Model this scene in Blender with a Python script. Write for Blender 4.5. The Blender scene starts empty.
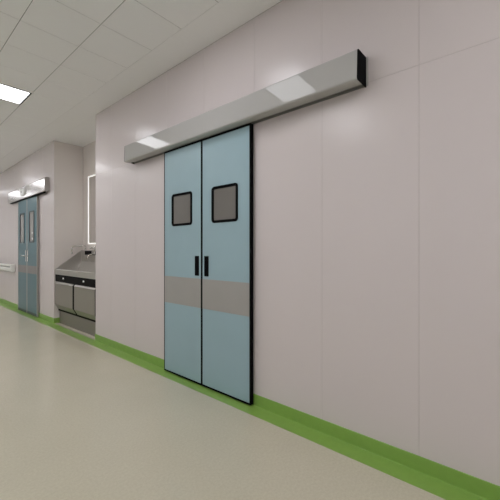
import bpy, bmesh, math
from mathutils import Vector, Matrix

C = bpy.context.scene.collection
scn = bpy.context.scene

# ------------------------------------------------------------------ measurements (metres)
CAM_Z = 1.236            # eye height
WX = 2.0                 # face of the long right wall
NY0, NY1 = 4.562, 6.15   # scrub niche along the wall
NX = 2.472               # back of the niche
CEIL = 3.102
SEAM = 2.274             # horizontal joint between wall panels
SKIRT = 0.088
LX = -1.5                # left wall
Y0, Y1 = -4.6, 14.6      # ends of the corridor

# ------------------------------------------------------------------ materials
def nmat(name):
    m = bpy.data.materials.new(name); m.use_nodes = True
    nt = m.node_tree
    b = nt.nodes['Principled BSDF']
    return m, nt, b

def plain(name, col, rough=0.5, metal=0.0, spec=0.5, coat=0.0, coat_rough=0.05, var=0.03, scale=6.0, bump=0.0, bscale=400.0, rvar=0.0):
    """Principled material with a faint procedural tone variation and optional fine bump."""
    m, nt, b = nmat(name)
    b.inputs['Roughness'].default_value = rough
    b.inputs['Metallic'].default_value = metal
    b.inputs['Specular IOR Level'].default_value = spec
    b.inputs['Coat Weight'].default_value = coat
    b.inputs['Coat Roughness'].default_value = coat_rough
    tc = nt.nodes.new('ShaderNodeTexCoord')
    nz = nt.nodes.new('ShaderNodeTexNoise'); nz.inputs['Scale'].default_value = scale; nz.inputs['Detail'].default_value = 4
    nt.links.new(tc.outputs['Object'], nz.inputs['Vector'])
    rp = nt.nodes.new('ShaderNodeValToRGB')
    rp.color_ramp.elements[0].position = 0.3; rp.color_ramp.elements[1].position = 0.7
    rp.color_ramp.elements[0].color = (*[c*(1-var) for c in col], 1)
    rp.color_ramp.elements[1].color = (*[min(1, c*(1+var)) for c in col], 1)
    nt.links.new(nz.outputs['Fac'], rp.inputs['Fac'])
    nt.links.new(rp.outputs['Color'], b.inputs['Base Color'])
    if rvar > 0:
        mr = nt.nodes.new('ShaderNodeMapRange')
        mr.inputs['To Min'].default_value = rough-rvar; mr.inputs['To Max'].default_value = rough+rvar
        nt.links.new(nz.outputs['Fac'], mr.inputs['Value']); nt.links.new(mr.outputs['Result'], b.inputs['Roughness'])
    if bump > 0:
        n2 = nt.nodes.new('ShaderNodeTexNoise'); n2.inputs['Scale'].default_value = bscale
        nt.links.new(tc.outputs['Object'], n2.inputs['Vector'])
        bp = nt.nodes.new('ShaderNodeBump'); bp.inputs['Strength'].default_value = bump; bp.inputs['Distance'].default_value = 0.001
        nt.links.new(n2.outputs['Fac'], bp.inputs['Height']); nt.links.new(bp.outputs['Normal'], b.inputs['Normal'])
    return m

def brushed(name, col, rough, metal=1.0, sc=(3, 3, 300), spec=0.5, var=0.05):
    """Brushed sheet metal: streaks run along the sheet."""
    m, nt, b = nmat(name)
    b.inputs['Metallic'].default_value = metal
    b.inputs['Specular IOR Level'].default_value = spec
    tc = nt.nodes.new('ShaderNodeTexCoord'); mp = nt.nodes.new('ShaderNodeMapping')
    mp.inputs['Scale'].default_value = sc
    nz = nt.nodes.new('ShaderNodeTexNoise'); nz.inputs['Scale'].default_value = 1.0; nz.inputs['Detail'].default_value = 3
    nt.links.new(tc.outputs['Object'], mp.inputs['Vector']); nt.links.new(mp.outputs['Vector'], nz.inputs['Vector'])
    rp = nt.nodes.new('ShaderNodeValToRGB')
    rp.color_ramp.elements[0].color = (*[c*(1-var) for c in col], 1)
    rp.color_ramp.elements[1].color = (*[min(1, c*(1+var)) for c in col], 1)
    nt.links.new(nz.outputs['Fac'], rp.inputs['Fac']); nt.links.new(rp.outputs['Color'], b.inputs['Base Color'])
    mr = nt.nodes.new('ShaderNodeMapRange')
    mr.inputs['To Min'].default_value = rough*0.8; mr.inputs['To Max'].default_value = rough*1.2
    nt.links.new(nz.outputs['Fac'], mr.inputs['Value']); nt.links.new(mr.outputs['Result'], b.inputs['Roughness'])
    return m

def emit(name, col, strength):
    m, nt, b = nmat(name)
    b.inputs['Base Color'].default_value = (0.9, 0.9, 0.9, 1)
    b.inputs['Emission Color'].default_value = (*col, 1)
    b.inputs['Emission Strength'].default_value = strength
    return m

def floor_material():
    """Speckled sheet vinyl, satin polish."""
    m, nt, b = nmat('speckled_vinyl')
    tc = nt.nodes.new('ShaderNodeTexCoord')
    fine = nt.nodes.new('ShaderNodeTexNoise'); fine.inputs['Scale'].default_value = 70; fine.inputs['Detail'].default_value = 5; fine.inputs['Roughness'].default_value = 0.75
    big = nt.nodes.new('ShaderNodeTexNoise'); big.inputs['Scale'].default_value = 2.2; big.inputs['Detail'].default_value = 3
    for n in (fine, big): nt.links.new(tc.outputs['Object'], n.inputs['Vector'])
    rp = nt.nodes.new('ShaderNodeValToRGB')
    e = rp.color_ramp.elements
    e[0].position = 0.36; e[0].color = (0.572, 0.530, 0.402, 1)
    e[1].position = 0.62; e[1].color = (0.635, 0.595, 0.465, 1)
    nt.links.new(fine.outputs['Fac'], rp.inputs['Fac'])
    mx = nt.nodes.new('ShaderNodeMix'); mx.data_type = 'RGBA'; mx.blend_type = 'MULTIPLY'; mx.inputs['Factor'].default_value = 1.0
    r2 = nt.nodes.new('ShaderNodeValToRGB')
    r2.color_ramp.elements[0].position = 0.3; r2.color_ramp.elements[0].color = (0.96, 0.96, 0.955, 1)
    r2.color_ramp.elements[1].position = 0.7; r2.color_ramp.elements[1].color = (1, 1, 1, 1)
    nt.links.new(big.outputs['Fac'], r2.inputs['Fac'])
    nt.links.new(rp.outputs['Color'], mx.inputs['A']); nt.links.new(r2.outputs['Color'], mx.inputs['B'])
    nt.links.new(mx.outputs['Result'], b.inputs['Base Color'])
    b.inputs['Roughness'].default_value = 0.2
    b.inputs['Specular IOR Level'].default_value = 0.6
    return m

M = {}
M['wall'] = plain('wall_panel_enamel', (0.705, 0.638, 0.635), rough=0.24, spec=0.5, var=0.008, scale=1.5)
M['white_wall'] = plain('white_wall_enamel', (0.93, 0.93, 0.935), rough=0.4, spec=0.3, var=0.006, scale=1.5)
M['niche'] = plain('niche_panel_enamel', (0.80, 0.74, 0.705), rough=0.3, spec=0.4, var=0.008, scale=1.5)
M['seam'] = plain('panel_joint', (0.47, 0.42, 0.40), rough=0.7)
M['ceiling'] = plain('ceiling_tile_metal', (0.95, 0.95, 0.95), rough=0.3, spec=0.4, var=0.01, scale=1.2)
M['ceil_seam'] = plain('ceiling_joint', (0.22, 0.21, 0.2), rough=0.8)
M['floor'] = floor_material()
M['green'] = plain('green_vinyl', (0.255, 0.43, 0.09), rough=0.3, spec=0.45, var=0.04, scale=20)
M['door'] = plain('blue_grey_door_laminate', (0.335, 0.475, 0.53), rough=0.35, spec=0.4, var=0.02, scale=3)
M['band'] = plain('grey_brown_kick_band', (0.38, 0.365, 0.345), rough=0.4, spec=0.4, var=0.02)
M['band_dark'] = plain('brown_grey_kick_band', (0.27, 0.245, 0.235), rough=0.4, spec=0.4, var=0.02)
M['black'] = plain('black_trim', (0.005, 0.005, 0.0055), rough=0.6, spec=0.03)
M['pane'] = plain('grey_window_glass', (0.175, 0.163, 0.148), rough=0.12, spec=0.5, var=0.02)
M['cover'] = plain('silver_lacquered_cover', (0.485, 0.475, 0.46), rough=0.035, spec=0.19, var=0.012, scale=3)
M['rail'] = plain('dark_rail', (0.22, 0.215, 0.21), rough=0.5)
M['steel'] = brushed('brushed_steel', (0.38, 0.36, 0.335), 0.36)
M['basin_steel'] = brushed('satin_basin_steel', (0.55, 0.53, 0.50), 0.34)
M['plinth_steel'] = brushed('dull_plinth_steel', (0.34, 0.31, 0.295), 0.5)
M['bright_steel'] = brushed('bright_brushed_steel', (0.72, 0.70, 0.69), 0.2)
M['chrome'] = plain('chrome', (0.75, 0.74, 0.72), rough=0.12, metal=1.0, var=0.01)
M['sink_black'] = plain('black_sink_panel', (0.006, 0.006, 0.006), rough=0.5, spec=0.05)
M['teal'] = plain('teal_door_laminate', (0.09, 0.19, 0.225), rough=0.3, spec=0.45, var=0.02, scale=3)
M['trim_grey'] = plain('grey_door_edging', (0.42, 0.40, 0.38), rough=0.35, metal=0.3)
M['pale_pane'] = plain('pale_window_glass', (0.33, 0.32, 0.31), rough=0.1, spec=0.6, var=0.02)
M['dark_frame'] = plain('dark_window_frame', (0.05, 0.07, 0.08), rough=0.4)
M['white'] = plain('white_plastic', (0.93, 0.93, 0.92), rough=0.35, var=0.01)
M['rail_white'] = plain('off_white_rail_vinyl', (0.84, 0.84, 0.80), rough=0.35, var=0.01)
M['rail_grey'] = plain('grey_rail_groove', (0.25, 0.25, 0.24), rough=0.5)
M['mirror'] = plain('mirror_glass', (0.80, 0.79, 0.78), rough=0.02, metal=1.0, var=0.005)
M['led'] = emit('lit_mirror_edge', (1.0, 0.97, 0.93), 0.75)
M['lamp'] = emit('lamp_diffuser', (1.0, 1.0, 1.04), 9.0)
M['lamp_frame'] = plain('lamp_frame', (0.012, 0.012, 0.012), rough=0.6, spec=0.2)

# ------------------------------------------------------------------ mesh helpers
def add_box(bm, x0, x1, y0, y1, z0, z1, bev=0.0, seg=2, mi=0):
    if x0 > x1: x0, x1 = x1, x0
    if y0 > y1: y0, y1 = y1, y0
    if z0 > z1: z0, z1 = z1, z0
    vs = [bm.verts.new((x, y, z)) for x in (x0, x1) for y in (y0, y1) for z in (z0, z1)]
    idx = [(0,1,3,2), (4,6,7,5), (0,4,5,1), (2,3,7,6), (0,2,6,4), (1,5,7,3)]
    fs = [bm.faces.new([vs[i] for i in f]) for f in idx]
    for f in fs: f.material_index = mi
    if bev > 0:
        es = {e for f in fs for e in f.edges}
        r = bmesh.ops.bevel(bm, geom=list(es), offset=bev, segments=seg, affect='EDGES', profile=0.5)
        for f in r['faces']: f.material_index = mi

def add_prism(bm, prof, axis, a0, a1, mi=0):
    """Extrude a 2D profile (list of points) along 'x','y' or 'z'."""
    def P(p, a):
        return {'x': (a, p[0], p[1]), 'y': (p[0], a, p[1]), 'z': (p[0], p[1], a)}[axis]
    A = [bm.verts.new(P(p, a0)) for p in prof]; B = [bm.verts.new(P(p, a1)) for p in prof]
    n = len(prof)
    fs = [bm.faces.new(A), bm.faces.new(B[::-1])]
    for i in range(n): fs.append(bm.faces.new((A[i], B[i], B[(i+1) % n], A[(i+1) % n])))
    for f in fs: f.material_index = mi

def rrect(w, h, r, n=6):
    pts = []
    for cx, cy, a0 in ((w/2-r, h/2-r, 0), (-w/2+r, h/2-r, 90), (-w/2+r, -h/2+r, 180), (w/2-r, -h/2+r, 270)):
        for k in range(n+1):
            a = math.radians(a0 + 90*k/n)
            pts.append((cx+r*math.cos(a), cy+r*math.sin(a)))
    return pts

def add_ring(bm, cy, cz, w, h, r, t, x0, x1, mi=0):
    """Rounded rectangular frame in the YZ plane between depths x0 (front) and x1."""
    O = rrect(w, h, r); I = rrect(w-2*t, h-2*t, max(r-t, 0.003))
    lo = []
    for x, ins in ((x1, 0), (x0+0.003, 0), (x0, 0.002)):
        lo.append([bm.verts.new((x, cy+p[0]*(1-2*ins/w), cz+p[1]*(1-2*ins/h))) for p in O])
    li = []
    for x in (x0, x0+0.003, x1):
        li.append([bm.verts.new((x, cy+p[0], cz+p[1])) for p in I])
    loops = lo + li + [lo[0]]
    n = len(O)
    for a, b in zip(loops[:-1], loops[1:]):
        for i in range(n):
            f = bm.faces.new((a[i], a[(i+1) % n], b[(i+1) % n], b[i])); f.material_index = mi

def add_slab(bm, cy, cz, w, h, r, x0, x1):
    add_prism(bm, [(cy+p[0], cz+p[1]) for p in rrect(w, h, r)], 'x', x0, x1)

def add_tube(bm, pts, rad, seg=12):
    pts = [Vector(p) for p in pts]
    rings = []
    ref = None
    for i, p in enumerate(pts):
        d = (pts[min(i+1, len(pts)-1)] - pts[max(i-1, 0)]).normalized()
        if ref is None:
            ref = Vector((0, 0, 1)) if abs(d.z) < 0.9 else Vector((0, 1, 0))
        u = (ref - d*ref.dot(d)).normalized(); v = d.cross(u); ref = u
        r = rad[i] if isinstance(rad, (list, tuple)) else rad
        rings.append([bm.verts.new(p + u*r*math.cos(2*math.pi*k/seg) + v*r*math.sin(2*math.pi*k/seg)) for k in range(seg)])
    for a, b in zip(rings[:-1], rings[1:]):
        for k in range(seg): bm.faces.new((a[k], a[(k+1) % seg], b[(k+1) % seg], b[k]))
    bm.faces.new(rings[0][::-1]); bm.faces.new(rings[-1])

def obj(name, bm, mats, parent=None, smooth=False, origin=None):
    """Link ONE mesh object. Geometry is given in world space; origin re-bases it."""
    bmesh.ops.recalc_face_normals(bm, faces=bm.faces)
    me = bpy.data.meshes.new(name)
    off = Vector(origin) if origin is not None else (parent.location.copy() if parent and parent.parent is None else Vector((0, 0, 0)))
    if parent is not None and parent.parent is not None:
        off = parent.parent.location + parent.location
    if parent is not None and parent.parent is None and origin is None:
        off = parent.location.copy()
    bm.transform(Matrix.Translation(-off))
    bm.to_mesh(me); bm.free()
    for m in (mats if isinstance(mats, (list, tuple)) else [mats]): me.materials.append(m)
    o = bpy.data.objects.new(name, me); C.objects.link(o)
    if parent is not None: o.parent = parent
    elif origin is not None: o.location = origin
    if smooth:
        for p in me.polygons: p.use_smooth = True
    return o

def tag(o, label=None, cat=None, group=None, kind=None):
    if label: o['label'] = label
    if cat: o['category'] = cat
    if group: o['group'] = group
    if kind: o['kind'] = kind
    return o

def thing(name, loc, label, cat, group=None):
    o = bpy.data.objects.new(name, None); o.empty_display_size = 0.1
    o.location = loc; C.objects.link(o)
    return tag(o, label, cat, group)

def struct(name, bm, mats, label, cat):
    o = obj(name, bm, mats)
    return tag(o, label, cat, None, 'structure')

def door_leaf(loc, label, cat, group):
    n = 1 + sum(o.name.startswith('door_') and o.name[5:].isdigit() for o in C.objects)
    t = thing('door_%d' % n, loc, label, cat, group); t['kind'] = 'structure'
    return t

def B(*a, **k):
    bm = bmesh.new(); add_box(bm, *a, **k); return bm

# ------------------------------------------------------------------ the setting
def cuts(a, b, first, step):
    v = [a]; k = math.ceil((a+0.03-first)/step)
    while first+k*step < b-0.03:
        v.append(first+k*step); k += 1
    return v+[b]

GAP, CH, DEP = 0.0006, 0.0012, 0.002     # panel joints: half gap, chamfer, depth
def panel(bm, axis, face, dirn, a0, a1, b0, b1, ga=GAP, gb=GAP):
    """One chamfered panel standing on a plane. axis: normal axis; dirn: +1/-1 outward."""
    ga, gr = ga if isinstance(ga, tuple) else (ga, ga)
    def V(a, b, d):
        n = face + dirn*(d-DEP)
        return {'x': (n, a, b), 'y': (a, n, b), 'z': (a, b, n)}[axis]
    lv = []
    for i, d in ((0, 0), (0, DEP-CH), (CH, DEP)):
        x0, x1, y0, y1 = a0+ga+i, a1-gr-i, b0+gb+i, b1-gb-i
        lv.append([bm.verts.new(V(*p, d)) for p in ((x0,y0), (x1,y0), (x1,y1), (x0,y1))])
    for l, m in zip(lv[:-1], lv[1:]):
        for k in range(4): bm.faces.new((l[k], l[(k+1) % 4], m[(k+1) % 4], m[k]))
    bm.faces.new(lv[-1])

def panels(bm, axis, face, dirn, A, Bc, ga=GAP, gb=GAP):
    for a0, a1 in zip(A[:-1], A[1:]):
        for b0, b1 in zip(Bc[:-1], Bc[1:]):
            panel(bm, axis, face, dirn, a0, a1, b0, b1, ga, gb)

def solid(bm, *a): add_box(bm, *a, mi=1)

ZC = [SKIRT-0.01, SEAM, CEIL]
SEAM_Y, PANEL_W = 1.0916, 0.6034
# right wall, both runs beside the niche
bm = bmesh.new()
panels(bm, 'x', WX, -1, cuts(Y0, NY0, SEAM_Y, PANEL_W), ZC)
solid(bm, WX+DEP-0.0003, WX+0.12, Y0-0.1, NY0-DEP, 0, CEIL+0.1)
panels(bm, 'x', WX, -1, cuts(NY1, Y1, SEAM_Y+0.2, PANEL_W), ZC)
solid(bm, WX+DEP-0.0003, WX+0.12, NY1+DEP, Y1+0.1, 0, CEIL+0.1)
struct('wall_right', bm, [M['wall'], M['seam']], 'pale pinkish panelled corridor wall carrying both sliding doors', 'wall')
# niche walls
bm = bmesh.new()
solid(bm, NX+DEP-0.0003, NX+0.12, NY0-0.1, NY1+0.1, 0, CEIL+0.1)
panels(bm, 'x', NX, -1, [NY0, NY0+0.794, NY1], [0.0, CEIL])
struct('wall_niche_back', bm, [M['niche'], M['seam']], 'pale back wall of the sink niche behind the mirror', 'wall')
bm = bmesh.new()
solid(bm, WX+DEP, NX+0.1, NY1+DEP-0.0003, NY1+0.12, 0, CEIL+0.1)
panels(bm, 'y', NY1, -1, [WX, NX], [0.0, CEIL])
struct('wall_niche_far', bm, [M['niche'], M['seam']], 'pale side wall of the sink niche next to the small far door', 'wall')
bm = bmesh.new()
solid(bm, WX+DEP, NX+0.1, NY0-0.12, NY0-DEP+0.0003, 0, CEIL+0.1)
panels(bm, 'y', NY0, 1, [WX, NX], [0.0, CEIL])
struct('wall_niche_near', bm, [M['niche'], M['seam']], 'niche side wall hidden behind the corner of the long wall', 'wall')
# walls outside the view that close the corridor
bm = bmesh.new()
panels(bm, 'x', LX, 1, cuts(Y0, Y1, SEAM_Y, 1.2068), ZC)
solid(bm, LX-0.12, LX-DEP+0.0003, Y0-0.1, Y1+0.1, 0, CEIL+0.1)
struct('wall_left', bm, [M['white_wall'], M['seam']], 'plain pale corridor wall opposite the doors', 'wall')
bm = bmesh.new()
panels(bm, 'y', Y1, -1, cuts(LX, WX, 0.25, PANEL_W), ZC)
solid(bm, LX, WX+0.12, Y1+DEP-0.0003, Y1+0.12, 0, CEIL+0.1)
struct('wall_far', bm, [M['white_wall'], M['seam']], 'plain pale wall closing the far end of the corridor', 'wall')
bm = bmesh.new()
panels(bm, 'y', Y0, 1, cuts(LX, WX, 0.25, PANEL_W), ZC)
solid(bm, LX, WX+0.12, Y0-0.12, Y0-DEP+0.0003, 0, CEIL+0.1)
struct('wall_near', bm, [M['white_wall'], M['seam']], 'plain pale wall closing the near end of the corridor', 'wall')

# floor
struct('floor', B(LX-0.1, NX+0.1, Y0-0.1, Y1+0.1, -0.08, 0.0), M['floor'], 'beige speckled vinyl corridor floor', 'floor')
# green border strip on the floor, then the upstand
SW = 0.139
bm = bmesh.new()
add_box(bm, WX-SW, WX-0.001, Y0, Y1, 0.0, 0.0012)
struct('trim_1', bm, M['green'], 'flat green border strip on the floor along the right wall', 'floor strip')
bm = bmesh.new()
def skirt_profile(dirn, face):
    pts = [(face, 0.0012), (face, SKIRT), (face+dirn*0.004, SKIRT), (face+dirn*0.006, SKIRT-0.002)]
    R = 0.004
    for k in range(7):
        a = math.pi/2*k/6
        pts.append((face+dirn*(0.006+R-R*math.cos(a)), 0.0012+R-R*math.sin(a)))
    return pts
add_prism(bm, skirt_profile(-1, WX), 'y', Y0, NY0)
add_prism(bm, skirt_profile(-1, WX), 'y', NY1, Y1)
struct('baseboard_right', bm, M['green'], 'green vinyl skirting coved up the right wall', 'skirting')
bm = bmesh.new()
add_prism(bm, [(NY1, 0.0), (NY1, SKIRT), (NY1-0.006, SKIRT), (NY1-0.006, 0.0)], 'x', WX-0.006, NX-0.3)
add_prism(bm, [(NY0, 0.0), (NY0, SKIRT), (NY0+0.006, SKIRT), (NY0+0.006, 0.0)], 'x', WX-0.006, NX-0.3)
struct('baseboard_niche', bm, M['green'], 'short green skirting turning into the sink niche', 'skirting')
bm = bmesh.new()
add_box(bm, LX, LX+SW, Y0, Y1, 0.0, 0.0012)
struct('trim_2', bm, M['green'], 'flat green border strip on the floor along the left wall', 'floor strip')
bm = bmesh.new()
add_prism(bm, skirt_profile(1, LX), 'y', Y0, Y1)
struct('baseboard_left', bm, M['green'], 'green vinyl skirting along the left wall', 'skirting')

# ceiling: metal tiles on a grid, plain border along the right wall
TX0, TSX = 1.228, 0.4535
TY0, TSY = 4.50, 0.4505
LIGHT_Y = [4.50+2.703*k for k in range(-3, 4)]
LIGHT_X = (TX0-2*TSX, TX0)
FILL_ROW_X = (TX0-5*TSX, TX0-3*TSX)      # unseen row added as fill light, to brighten the corridor
bm = bmesh.new()
XS = [LX] + [TX0+TSX*k for k in range(-5, 2)]
XS = [LX] + [x for x in XS if x > LX+0.02]
XS[-1] = 1.70
ya = math.floor((Y0-TY0)/TSY); YS = []
k = ya
while TY0+k*TSY < Y1+TSY: YS.append(TY0+k*TSY); k += 1
def is_lamp(x0, x1, y0, y1):
    return any(abs(y0-ly) < 0.05 for ly in LIGHT_Y) and any(x0 > r[0]-0.05 and x1 < r[1]+0.05 for r in (LIGHT_X, FILL_ROW_X))
CG = 0.0021
for x0, x1 in zip(XS[:-1], XS[1:]):
    for y0, y1 in zip(YS[:-1], YS[1:]):
        if not is_lamp(x0, x1, y0, y1):
            panel(bm, 'z', CEIL, -1, x0, x1, max(y0, Y0), min(y1, Y1), (CG, 0.0006 if x1 == XS[-1] else CG), 0.0017)
panel(bm, 'z', CEIL, -1, XS[-1], WX, Y0, Y1, 0.0003, 0.0)
panel(bm, 'z', CEIL, -1, WX, NX, NY0, NY1, 0.0, 0.0)
# backing with the lamp openings left out
ys = [Y0-0.1]
for ly in LIGHT_Y: ys += [ly, ly+TSY]
ys.append(Y1+0.1)
Z0, Z1 = CEIL+DEP-0.0003, CEIL+0.12
add_box(bm, LX-0.1, FILL_ROW_X[0], Y0-0.1, Y1+0.1, Z0, Z1, mi=1)
add_box(bm, FILL_ROW_X[1], LIGHT_X[0], Y0-0.1, Y1+0.1, Z0, Z1, mi=1)
add_box(bm, LIGHT_X[1], NX+0.1, Y0-0.1, Y1+0.1, Z0, Z1, mi=1)
for i in range(0, len(ys), 2):
    add_box(bm, LIGHT_X[0], LIGHT_X[1], ys[i], ys[i+1], Z0, Z1, mi=1)
    add_box(bm, FILL_ROW_X[0], FILL_ROW_X[1], ys[i], ys[i+1], Z0, Z1, mi=1)
struct('ceiling', bm, [M['ceiling'], M['ceil_seam']], 'grey metal tiled corridor ceiling', 'ceiling')

# ------------------------------------------------------------------ ceiling lamps (recessed panels) and the added fill row
def ceiling_light(ly, label, group, row=LIGHT_X):
    cx, cy = sum(row)/2, ly+TSY/2
    t = thing('ceiling_light', (cx, cy, CEIL), label, 'ceiling light', group)
    e = 0.002; w = 0.016; v = 0.004
    x0, x1, y0, y1 = row[0]+e, row[1]-e, ly+e, ly+TSY-e
    bm = bmesh.new()
    add_box(bm, x0, x1, y0, y0+w, CEIL-0.003, CEIL+0.05); add_box(bm, x0, x1, y1-v, y1, CEIL-0.003, CEIL+0.05)
    add_box(bm, x0, x0+v, y0+w, y1-v, CEIL-0.003, CEIL+0.05); add_box(bm, x1-w, x1, y0+w, y1-v, CEIL-0.003, CEIL+0.05)
    obj('frame', bm, M['lamp_frame'], t)
    obj('diffuser', B(x0+v, x1-w, y0+w, y1-v, CEIL+0.002, CEIL+0.012), M['lamp'], t)
    obj('housing', B(x0+v, x1-w, y0+w, y1-v, CEIL+0.034, CEIL+0.05), M['lamp_frame'], t)
    return t
for ly in LIGHT_Y:
    ceiling_light(ly, 'added fill light panel of the unseen row over the left half', 'ceiling lights', FILL_ROW_X)
    if abs(ly-4.50) < 0.01:
        ceiling_light(ly, 'glowing white rectangular ceiling light at the left edge of the photo', 'ceiling lights')
    elif abs(ly-1.797) < 0.01:
        ceiling_light(ly, 'ceiling light outside the view, mirrored near the right end of the long door cover', 'ceiling lights')
    else:
        ceiling_light(ly, 'recessed white ceiling light further along the row, outside the view', 'ceiling lights')

# ------------------------------------------------------------------ near door: long operator cover
CX, CY0, CY1, CZ0, CZ1 = 1.868, 0.786, 3.530, 2.246, 2.430
t = thing('door_operator_cover', (WX, (CY0+CY1)/2, CZ0), 'long glossy silver-grey track cover with black end above the large blue door', 'door cover')
cap = 0.006; th = 0.004; r = 0.008
LEAN = 0.0068; rl = 0.014          # the front sheet leans back a little; its lower edge is rounded
outer = [(WX-0.001, CZ1), (CX+LEAN+r, CZ1)]
for k in range(1, 5):
    a = math.pi/2*k/4; outer.append((CX+LEAN+r-r*math.sin(a), CZ1-r+r*math.cos(a)))
for k in range(0, 5):
    a = math.pi/2*k/4; outer.append((CX+rl-rl*math.cos(a), CZ0+rl-rl*math.sin(a)))
outer += [(1.944, CZ0), (1.944, CZ0+0.012), (1.940, CZ0+0.012), (1.940, CZ0+th)]
inner = [(CX+th+r*0.5, CZ0+th), (CX+th, CZ0+th+r*0.5), (CX+LEAN+th, CZ1-th-r*0.5), (CX+LEAN+th+r*0.5, CZ1-th), (WX-0.001, CZ1-th)]
bm = bmesh.new(); add_prism(bm, outer+inner, 'y', CY0+cap, CY1-cap); obj('cover', bm, M['cover'], t)
solidp = [p for p in outer[:11]] + [(WX-0.001, CZ0)]
for y0, y1, l in ((CY0, CY0+cap, 'matt black end cap'), (CY1-cap, CY1, 'matt black end cap')):
    bm = bmesh.new(); add_prism(bm, solidp, 'y', y0, y1); e = obj('end_cap', bm, M['black'], t); e['label'] = l
bm = bmesh.new()
add_box(bm, 1.990, WX-0.001, CY0+cap, CY1-cap, CZ0+0.004, CZ1-th-0.001)
add_box(bm, 1.946, 1.990, CY0+cap, CY1-cap, CZ0+0.016, CZ0+0.06)
e = obj('track_rail', bm, M['rail'], t); e['label'] = 'dark rail recessed under the cover'
obj('back_plate', B(WX-0.005, WX-0.0006, CY0-0.012, CY0-0.0005, CZ0+0.006, CZ1), M['cover'], t)['label'] = 'thin silver mounting plate edge'

# ------------------------------------------------------------------ near door: two sliding leaves
FX, BXK = 1.950, 1.988           # front and back of a leaf
DZ0, DZ1 = 0.012, 2.243
def near_leaf(ya, yb, handle_side, label):
    """handle_side +1: handle at the high-Y edge, -1: at the low-Y edge."""
    t = door_leaf((BXK, (ya+yb)/2, 0.0), label, 'door', 'leaves of the large sliding door')
    f = 0.0115; g = 0.0004
    ya += g; yb -= g
    fr = bmesh.new()
    add_box(fr, FX, BXK, ya, ya+f, DZ0, DZ1, bev=0.0015, seg=1); add_box(fr, FX, BXK, yb-f, yb, DZ0, DZ1, bev=0.0015, seg=1)
    add_box(fr, FX, BXK, ya+f, yb-f, DZ0, DZ0+f+0.002); add_box(fr, FX, BXK, ya+f, yb-f, DZ1-f-0.004, DZ1)
    obj('edge_frame', fr, M['black'], t)['label'] = 'black edging around the leaf'
    zb0, zb1 = CAM_Z-0.525, CAM_Z-0.258
    # leaf panel with a real opening for the pane
    wy = (ya+yb)/2; wz = CAM_Z+0.399; ws = 0.316
    p = bmesh.new()
    i0, i1 = ya+f, yb-f; x0, x1 = FX+0.002, BXK-0.001; z0, z1 = DZ0+f+0.002, DZ1-f-0.004
    h = ws/2-0.012
    add_box(p, x0, x1, i0, wy-h, z0, z1); add_box(p, x0, x1, wy+h, i1, z0, z1)
    add_box(p, x0, x1, wy-h, wy+h, z0, wz-h); add_box(p, x0, x1, wy-h, wy+h, wz+h, z1)
    obj('door_panel', p, M['door'], t)
    obj('kick_band', B(FX+0.0005, FX+0.002, i0, i1, zb0, zb1), M['band'], t)['label'] = 'grey-brown band across the leaf'
    w = bmesh.new(); add_ring(w, wy, wz, ws, ws, 0.03, 0.021, FX-0.006, BXK-0.002)
    wf = obj('window_frame', w, M['black'], t); wf['label'] = 'black rounded square window frame'
    w = bmesh.new(); add_slab(w, wy, wz, ws-0.045, ws-0.045, 0.008, FX+0.004, FX+0.012)
    pn = obj('pane', w, M['pane'], wf); pn['label'] = 'grey window glass'
    # recessed pull: black cup with raised rim
    ye = yb if handle_side > 0 else ya
    hy = ye - handle_side*0.0655; hz0, hz1 = CAM_Z-0.232, CAM_Z-0.050
    w = bmesh.new(); add_ring(w, hy, (hz0+hz1)/2, 0.056, hz1-hz0, 0.006, 0.006, FX-0.003, FX+0.004)
    add_slab(w, hy, (hz0+hz1)/2, 0.050, hz1-hz0-0.006, 0.004, FX+0.001, FX+0.004)
    obj('pull_handle', w, M['black'], t)['label'] = 'black recessed pull'
    return t
DA, DM, DB = 1.694, 2.281, 2.867
near_leaf(DM, DB, -1, 'left leaf of the large pale blue sliding door, under the left half of the long cover')
near_leaf(DA, DM, +1, 'right leaf of the large pale blue sliding door, nearest the camera')

# ------------------------------------------------------------------ far door
F0, F1, FZ0, FZ1, FXC = 6.37, 8.70, 2.262, 2.510, 1.925
t = thing('door_operator_cover', (WX, (F0+F1)/2, FZ0), 'short shiny steel track cover with white sensor above the far teal door', 'door cover')
prof = [(WX-0.001, FZ1), (FXC+0.03, FZ1)]
for k in range(1, 7):
    a = math.pi/2*k/6; prof.append((FXC+0.03-0.03*math.sin(a), FZ1-0.03+0.03*math.cos(a)))
prof += [(FXC, FZ0+0.01), (FXC+0.008, FZ0), (WX-0.02, FZ0), (WX-0.02, FZ0+0.012), (WX-0.001, FZ0+0.012)]
bm = bmesh.new(); add_prism(bm, prof, 'y', F0+0.012, F1-0.012); obj('cover', bm, M['bright_steel'], t)
for a, b in ((F0, F0+0.012), (F1-0.012, F1)):
    bm = bmesh.new(); add_prism(bm, prof, 'y', a, b); obj('end_cap', bm, M['trim_grey'], t)
bm = bmesh.new(); add_box(bm, FXC+0.012, WX-0.022, F0+0.1, F1-0.1, FZ0-0.014, FZ0)
obj('track_rail', bm, M['black'], t)['label'] = 'dark track gap under the cover'
bm = bmesh.new()
add_box(bm, FXC-0.028, FXC, 7.49, 7.72, FZ0+0.062, FZ0+0.185, bev=0.008)
s = obj('motion_sensor', bm, M['white'], t); s['label'] = 'white sensor box on the cover'
bm = bmesh.new()
add_box(bm, FXC-0.030, FXC-0.028, 7.585, 7.625, FZ0+0.11, FZ0+0.135)
obj('sensor_eye', bm, M['rail'], s)

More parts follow.
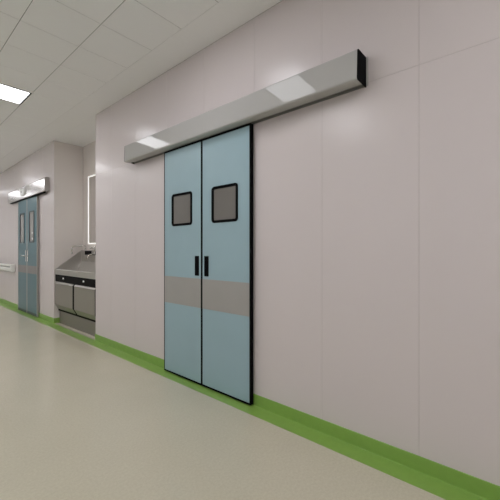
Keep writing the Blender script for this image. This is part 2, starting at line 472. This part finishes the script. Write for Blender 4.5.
GX, GB = 1.962, 1.990
GZ1 = FZ0-0.015
def far_leaf(ya, yb, side, label, white_dots):
    t = door_leaf((GB, (ya+yb)/2, 0.0), label, 'door', 'leaves of the far sliding door')
    g = 0.001; ya += g; yb -= g; f = 0.022
    z0, z1 = 0.012, GZ1
    fr = bmesh.new()
    add_box(fr, GX, GB, ya, ya+f, z0, z1, bev=0.002, seg=1); add_box(fr, GX, GB, yb-f, yb, z0, z1, bev=0.002, seg=1)
    obj('edge_frame', fr, M['trim_grey'], t)['label'] = 'pale grey metal edging'
    sill = B(GX, GB, ya+f, yb-f, z0, z0+0.05); obj('bottom_rail', sill, M['dark_frame'], t)['label'] = 'dark strip at the foot of the leaf'
    wy = (ya+yb)/2+0.01; wz0, wz1 = 1.385, 1.99; wh = 0.15
    p = bmesh.new(); i0, i1 = ya+f, yb-f; x0, x1 = GX+0.002, GB-0.001
    add_box(p, x0, x1, i0, wy-wh+0.01, z0+0.05, z1); add_box(p, x0, x1, wy+wh-0.01, i1, z0+0.05, z1)
    add_box(p, x0, x1, wy-wh+0.01, wy+wh-0.01, z0+0.05, wz0+0.01); add_box(p, x0, x1, wy-wh+0.01, wy+wh-0.01, wz1-0.01, z1)
    obj('door_panel', p, M['teal'], t)
    obj('kick_band', B(GX+0.0005, GX+0.002, i0, i1, 0.795, 0.942), M['band_dark'], t)['label'] = 'grey-brown band across the leaf'
    w = bmesh.new(); add_ring(w, wy, (wz0+wz1)/2, 2*wh, wz1-wz0, 0.012, 0.028, GX-0.005, GB-0.002)
    wf = obj('window_frame', w, M['dark_frame'], t); wf['label'] = 'dark tall narrow window frame'
    w = bmesh.new(); add_slab(w, wy, (wz0+wz1)/2, 2*wh-0.058, wz1-wz0-0.058, 0.004, GX+0.004, GX+0.010)
    pn = obj('pane', w, M['pale_pane'], wf); pn['label'] = 'pale grey window glass'
    if white_dots:  # small white discs in front of the pane
        for z in (1.57, 1.46):
            w = bmesh.new()
            add_prism(w, [(wy-0.03+0.022*math.cos(math.tau*k/16), z+0.022*math.sin(math.tau*k/16)) for k in range(16)], 'x', GX+0.0025, GX+0.004)
            obj('sticker', w, M['white'], wf)['label'] = 'small white dot on the glass'
    ye = yb if side > 0 else ya
    hy = ye - side*0.062
    w = bmesh.new(); add_box(w, GX-0.006, GX+0.002, hy-0.02, hy+0.02, 1.02, 1.24, bev=0.003)
    h = obj('handle_plate', w, M['chrome'], t)
    w = bmesh.new()
    add_tube(w, [(GX-0.004, hy, 1.13), (GX-0.045, hy, 1.13), (GX-0.052, hy-side*0.01, 1.13), (GX-0.052, hy-side*0.12, 1.13)], 0.009, 10)
    obj('lever', w, M['chrome'], h, smooth=True)
    return t
far_leaf(7.51, 8.12, -1, 'left leaf of the far teal sliding door, nearer the handrail', False)
far_leaf(6.90, 7.51, +1, 'right leaf of the far teal sliding door, nearer the sink niche', True)

# ------------------------------------------------------------------ handrail beyond the far door
H0, H1 = 8.46, Y1-0.3
t = thing('handrail', (WX, H0, 0.85), 'off-white wall handrail with grey groove left of the far teal door', 'handrail')
HZ0, HZ1, HX = 0.772, 0.938, 1.915
bm = bmesh.new()
p = [(WX-0.03, HZ1-0.055)]
for k in range(9):
    a = math.radians(180*k/8 - 90)
    p.append((HX+0.03-0.03*math.cos(a), HZ1-0.03+0.03*math.sin(a)))
p += [(WX-0.03, HZ1)]
# grip: a rounded top bar
grip = [(HX+0.025+0.025*math.cos(math.tau*k/20), HZ1-0.028+0.028*math.sin(math.tau*k/20)) for k in range(20)]
add_prism(bm, grip, 'y', H0+0.05, H1); obj('grip', bm, M['rail_white'], t)
bm = bmesh.new()
bump = []
for k in range(13):
    a = math.radians(90+180*k/12)
    bump.append((HX+0.03+0.03*math.cos(a), (HZ0+0.872)/2+((0.872-HZ0)/2)*math.sin(a)))
bump += [(WX-0.03, HZ0+0.012), (WX-0.03, 0.86)]
add_prism(bm, bump, 'y', H0+0.05, H1); obj('bumper', bm, M['rail_white'], t)
bm = bmesh.new(); add_box(bm, HX+0.03, WX-0.03, H0+0.05, H1, 0.868, HZ1-0.02); obj('groove', bm, M['rail_grey'], t)['label'] = 'grey groove between grip and bumper'
bm = bmesh.new(); add_box(bm, HX, WX-0.001, H0, H0+0.05, HZ0, HZ1, bev=0.018, seg=3); obj('end_cap', bm, M['rail_white'], t)
y = H0+0.25
while y < H1:
    bm = bmesh.new(); add_box(bm, WX-0.03, WX-0.0005, y, y+0.06, HZ0+0.02, HZ1-0.03); obj('bracket', bm, M['rail_grey'], t)
    y += 0.9

# ------------------------------------------------------------------ scrub sink in the niche
SY0, SY1 = NY0+0.014, NY1-0.014
SXF = 2.012; SXB = NX-0.004
RIM = CAM_Z-0.314; TOP = CAM_Z+0.002
t = thing('scrub_sink', (SXB, (SY0+SY1)/2, 0.0), 'stainless steel two-bay scrub sink standing in the wall niche under the lit mirror', 'sink')
th = 0.014
# trough: front apron, rolled rim, sloping bowl, back splash and two raking side wings
bm = bmesh.new()
apron = [(SXF, RIM-0.088), (SXF, RIM-0.006), (SXF+0.006, RIM), (SXF+0.040, RIM), (SXF+0.046, RIM-0.004),
         (SXF+0.10, RIM-0.17), (SXF+0.15, RIM-0.205), (SXF+0.24, RIM-0.215), (SXF+0.30, RIM-0.19), (SXB-0.036, RIM+0.12), (SXB-0.036, TOP), (SXB, TOP),
         (SXB, RIM-0.23), (SXF+0.09, RIM-0.23), (SXF+0.03, RIM-0.088)]
add_prism(bm, apron, 'y', SY0+th, SY1-th)
obj('basin', bm, M['basin_steel'], t)
for a, b in ((SY0, SY0+th), (SY1-th, SY1)):
    bm = bmesh.new()
    add_prism(bm, [(SXF, RIM-0.088), (SXF, RIM-0.004), (SXF+0.012, RIM+0.002), (SXB-0.032, TOP+0.004), (SXB, TOP+0.004), (SXB, RIM-0.23), (SXF+0.09, RIM-0.23), (SXF+0.03, RIM-0.088)], 'y', a, b)
    obj('side_wing', bm, M['basin_steel'], t)
# carcass and black service strip
bm = bmesh.new()
add_box(bm, SXF+0.05, SXB, SY0+0.004, SY1-0.004, 0.215, RIM-0.232)
obj('carcass', bm, M['sink_black'], t)
bm = bmesh.new()
add_box(bm, SXF+0.004, SXF+0.05, SY0+0.002, SY1-0.002, RIM-0.205, RIM-0.089)
st = obj('service_strip', bm, M['sink_black'], t); st['label'] = 'black strip under the rim'
for yk in (5.765, 4.985):
    bm = bmesh.new()
    add_prism(bm, [(yk+0.013*math.cos(math.tau*k/16), RIM-0.140+0.013*math.sin(math.tau*k/16)) for k in range(16)], 'x', SXF-0.010, SXF+0.005)
    obj('button', bm, M['white'], st)['label'] = 'small white push button'
# two tilted knee panels
MID = (SY0+SY1)/2
PZ1 = RIM-0.205; PZ0 = 0.33; PZB = 0.245
for a, b in ((SY0+0.034, MID-0.034), (MID+0.034, SY1-0.004)):
    bm = bmesh.new()
    add_prism(bm, [(SXF+0.035, PZ1), (SXF+0.012, PZ1-0.004), (SXF-0.004, PZ1-0.028), (SXF-0.004, PZ0), (SXF+0.045, PZB), (SXF+0.050, PZB+0.01), (SXF+0.050, PZ1)], 'y', a, b)
    bmesh.ops.recalc_face_normals(bm, faces=bm.faces)
    bmesh.ops.bevel(bm, geom=[e for e in bm.edges if abs(e.verts[0].co.y-e.verts[1].co.y) < 1e-6], offset=0.002, segments=1, affect='EDGES')
    obj('knee_panel', bm, M['steel'], t)
# black fill stands in for the dark gaps between and beside the knee panels
for a, b in ((MID-0.0335, MID+0.0335), (SY0+0.0005, SY0+0.0335), (SY1-0.0038, SY1-0.0005)):
    bm = bmesh.new()
    add_prism(bm, [(SXF+0.035, PZ1-0.001), (SXF-0.001, PZ1-0.030), (SXF-0.001, PZ0), (SXF+0.046, PZB+0.006), (SXF+0.050, PZB+0.02), (SXF+0.050, PZ1-0.001)], 'y', a, b)
    obj('gasket', bm, M['sink_black'], t)['label'] = 'black fill for the dark gap beside the knee panels'
# recessed plinth
bm = bmesh.new()
add_box(bm, 2.078, SXB-0.02, SY0+0.008, SY1-0.008, 0.0, 0.214)
obj('plinth', bm, M['plinth_steel'], t)
# taps, low spouts and black sensor plates on the back splash
XBK = SXB-0.036
def gooseneck(y):
    bm = bmesh.new()
    pts = [(XBK+0.016, y, TOP-0.002), (XBK+0.016, y, TOP+0.05)]
    for k in range(1, 6):
        a = math.radians(90*k/5); pts.append((XBK-0.013+0.035*math.cos(a), y, TOP+0.05+0.035*math.sin(a)))
    pts += [(XBK-0.18, y, TOP+0.068)]
    for k in range(1, 6):
        a = math.radians(90*k/5); pts.append((XBK-0.18-0.03*math.sin(a), y, TOP+0.038+0.03*math.cos(a)))
    pts.append((XBK-0.212, y, TOP-0.045))
    add_tube(bm, pts, 0.0105, 12)
    f = obj('tap', bm, M['chrome'], t, smooth=True)
    bm = bmesh.new(); add_tube(bm, [(XBK+0.016, y, TOP-0.001), (XBK+0.016, y, TOP+0.018)], 0.0155, 16)
    obj('tap_base', bm, M['chrome'], f)
    bm = bmesh.new(); add_tube(bm, [(XBK-0.2115, y, TOP-0.035), (XBK-0.213, y, TOP-0.06)], 0.0115, 12)
    obj('nozzle', bm, M['chrome'], f)
def low_spout(y):
    bm = bmesh.new()
    add_tube(bm, [(XBK+0.004, y, TOP-0.075), (XBK-0.06, y, TOP-0.070), (XBK-0.10, y, TOP-0.078), (XBK-0.118, y, TOP-0.10), (XBK-0.122, y, TOP-0.155)], [0.014, 0.013, 0.013, 0.013, 0.012], 12)
    obj('spout', bm, M['chrome'], t, smooth=True)
def dispenser(y):
    bm = bmesh.new()
    add_tube(bm, [(XBK+0.02, y, TOP-0.001), (XBK+0.02, y, TOP+0.03), (XBK+0.012, y, TOP+0.042), (XBK-0.05, y, TOP+0.045), (XBK-0.06, y, TOP+0.03)], [0.015, 0.014, 0.012, 0.011, 0.009], 14)
    obj('soap_spout', bm, M['chrome'], t, smooth=True)
def sensor_plate(ya, yb):
    bm = bmesh.new(); add_box(bm, XBK-0.012, XBK+0.002, ya, yb, TOP-0.075, TOP-0.008, bev=0.003)
    obj('sensor_plate', bm, M['sink_black'], t)['label'] = 'black control plate on the back splash'
for yy in (5.99, 5.10): gooseneck(yy)
for yy in (5.62, 4.73): dispenser(yy)
for yy in (5.56, 4.88): low_spout(yy)
for ya, yb in ((5.70, 5.95), (5.36, 5.585), (4.84, 5.05)): sensor_plate(ya, yb)

# ------------------------------------------------------------------ lit mirror over the sink
MY0, MY1, MZ0, MZ1 = 4.82, 5.885, CAM_Z+0.112, CAM_Z+1.290
t = thing('wall_mirror', (NX, (MY0+MY1)/2, MZ0), 'tall mirror with glowing white edge on the niche wall above the sink', 'mirror')
bm = bmesh.new(); add_ring(bm, (MY0+MY1)/2, (MZ0+MZ1)/2, MY1-MY0, MZ1-MZ0, 0.012, 0.018, NX-0.024, NX-0.001)
obj('lit_edge', bm, M['led'], t)['label'] = 'glowing white border'
bm = bmesh.new(); add_slab(bm, (MY0+MY1)/2, (MZ0+MZ1)/2, MY1-MY0-0.037, MZ1-MZ0-0.037, 0.004, NX-0.018, NX-0.002)
obj('mirror_glass', bm, M['mirror'], t)

# ------------------------------------------------------------------ camera, world, view
A = math.radians(48.95)
cd = bpy.data.cameras.new('camera'); co = bpy.data.objects.new('camera', cd); C.objects.link(co)
co.location = (0, 0, CAM_Z); co.rotation_euler = (math.pi/2, 0, -A)
cd.sensor_width = 36; cd.lens = 327/500*36; cd.shift_y = 0.001; cd.clip_start = 0.02
scn.camera = co

w = bpy.data.worlds.new('world'); scn.world = w; w.use_nodes = True
w.node_tree.nodes['Background'].inputs['Color'].default_value = (0.05, 0.05, 0.05, 1)
w.node_tree.nodes['Background'].inputs['Strength'].default_value = 0.0

scn.view_settings.view_transform = 'Standard'
scn.view_settings.look = 'None'
scn.view_settings.exposure = 0.0
scn.view_settings.gamma = 1.0
scn.view_settings.use_curve_mapping = False
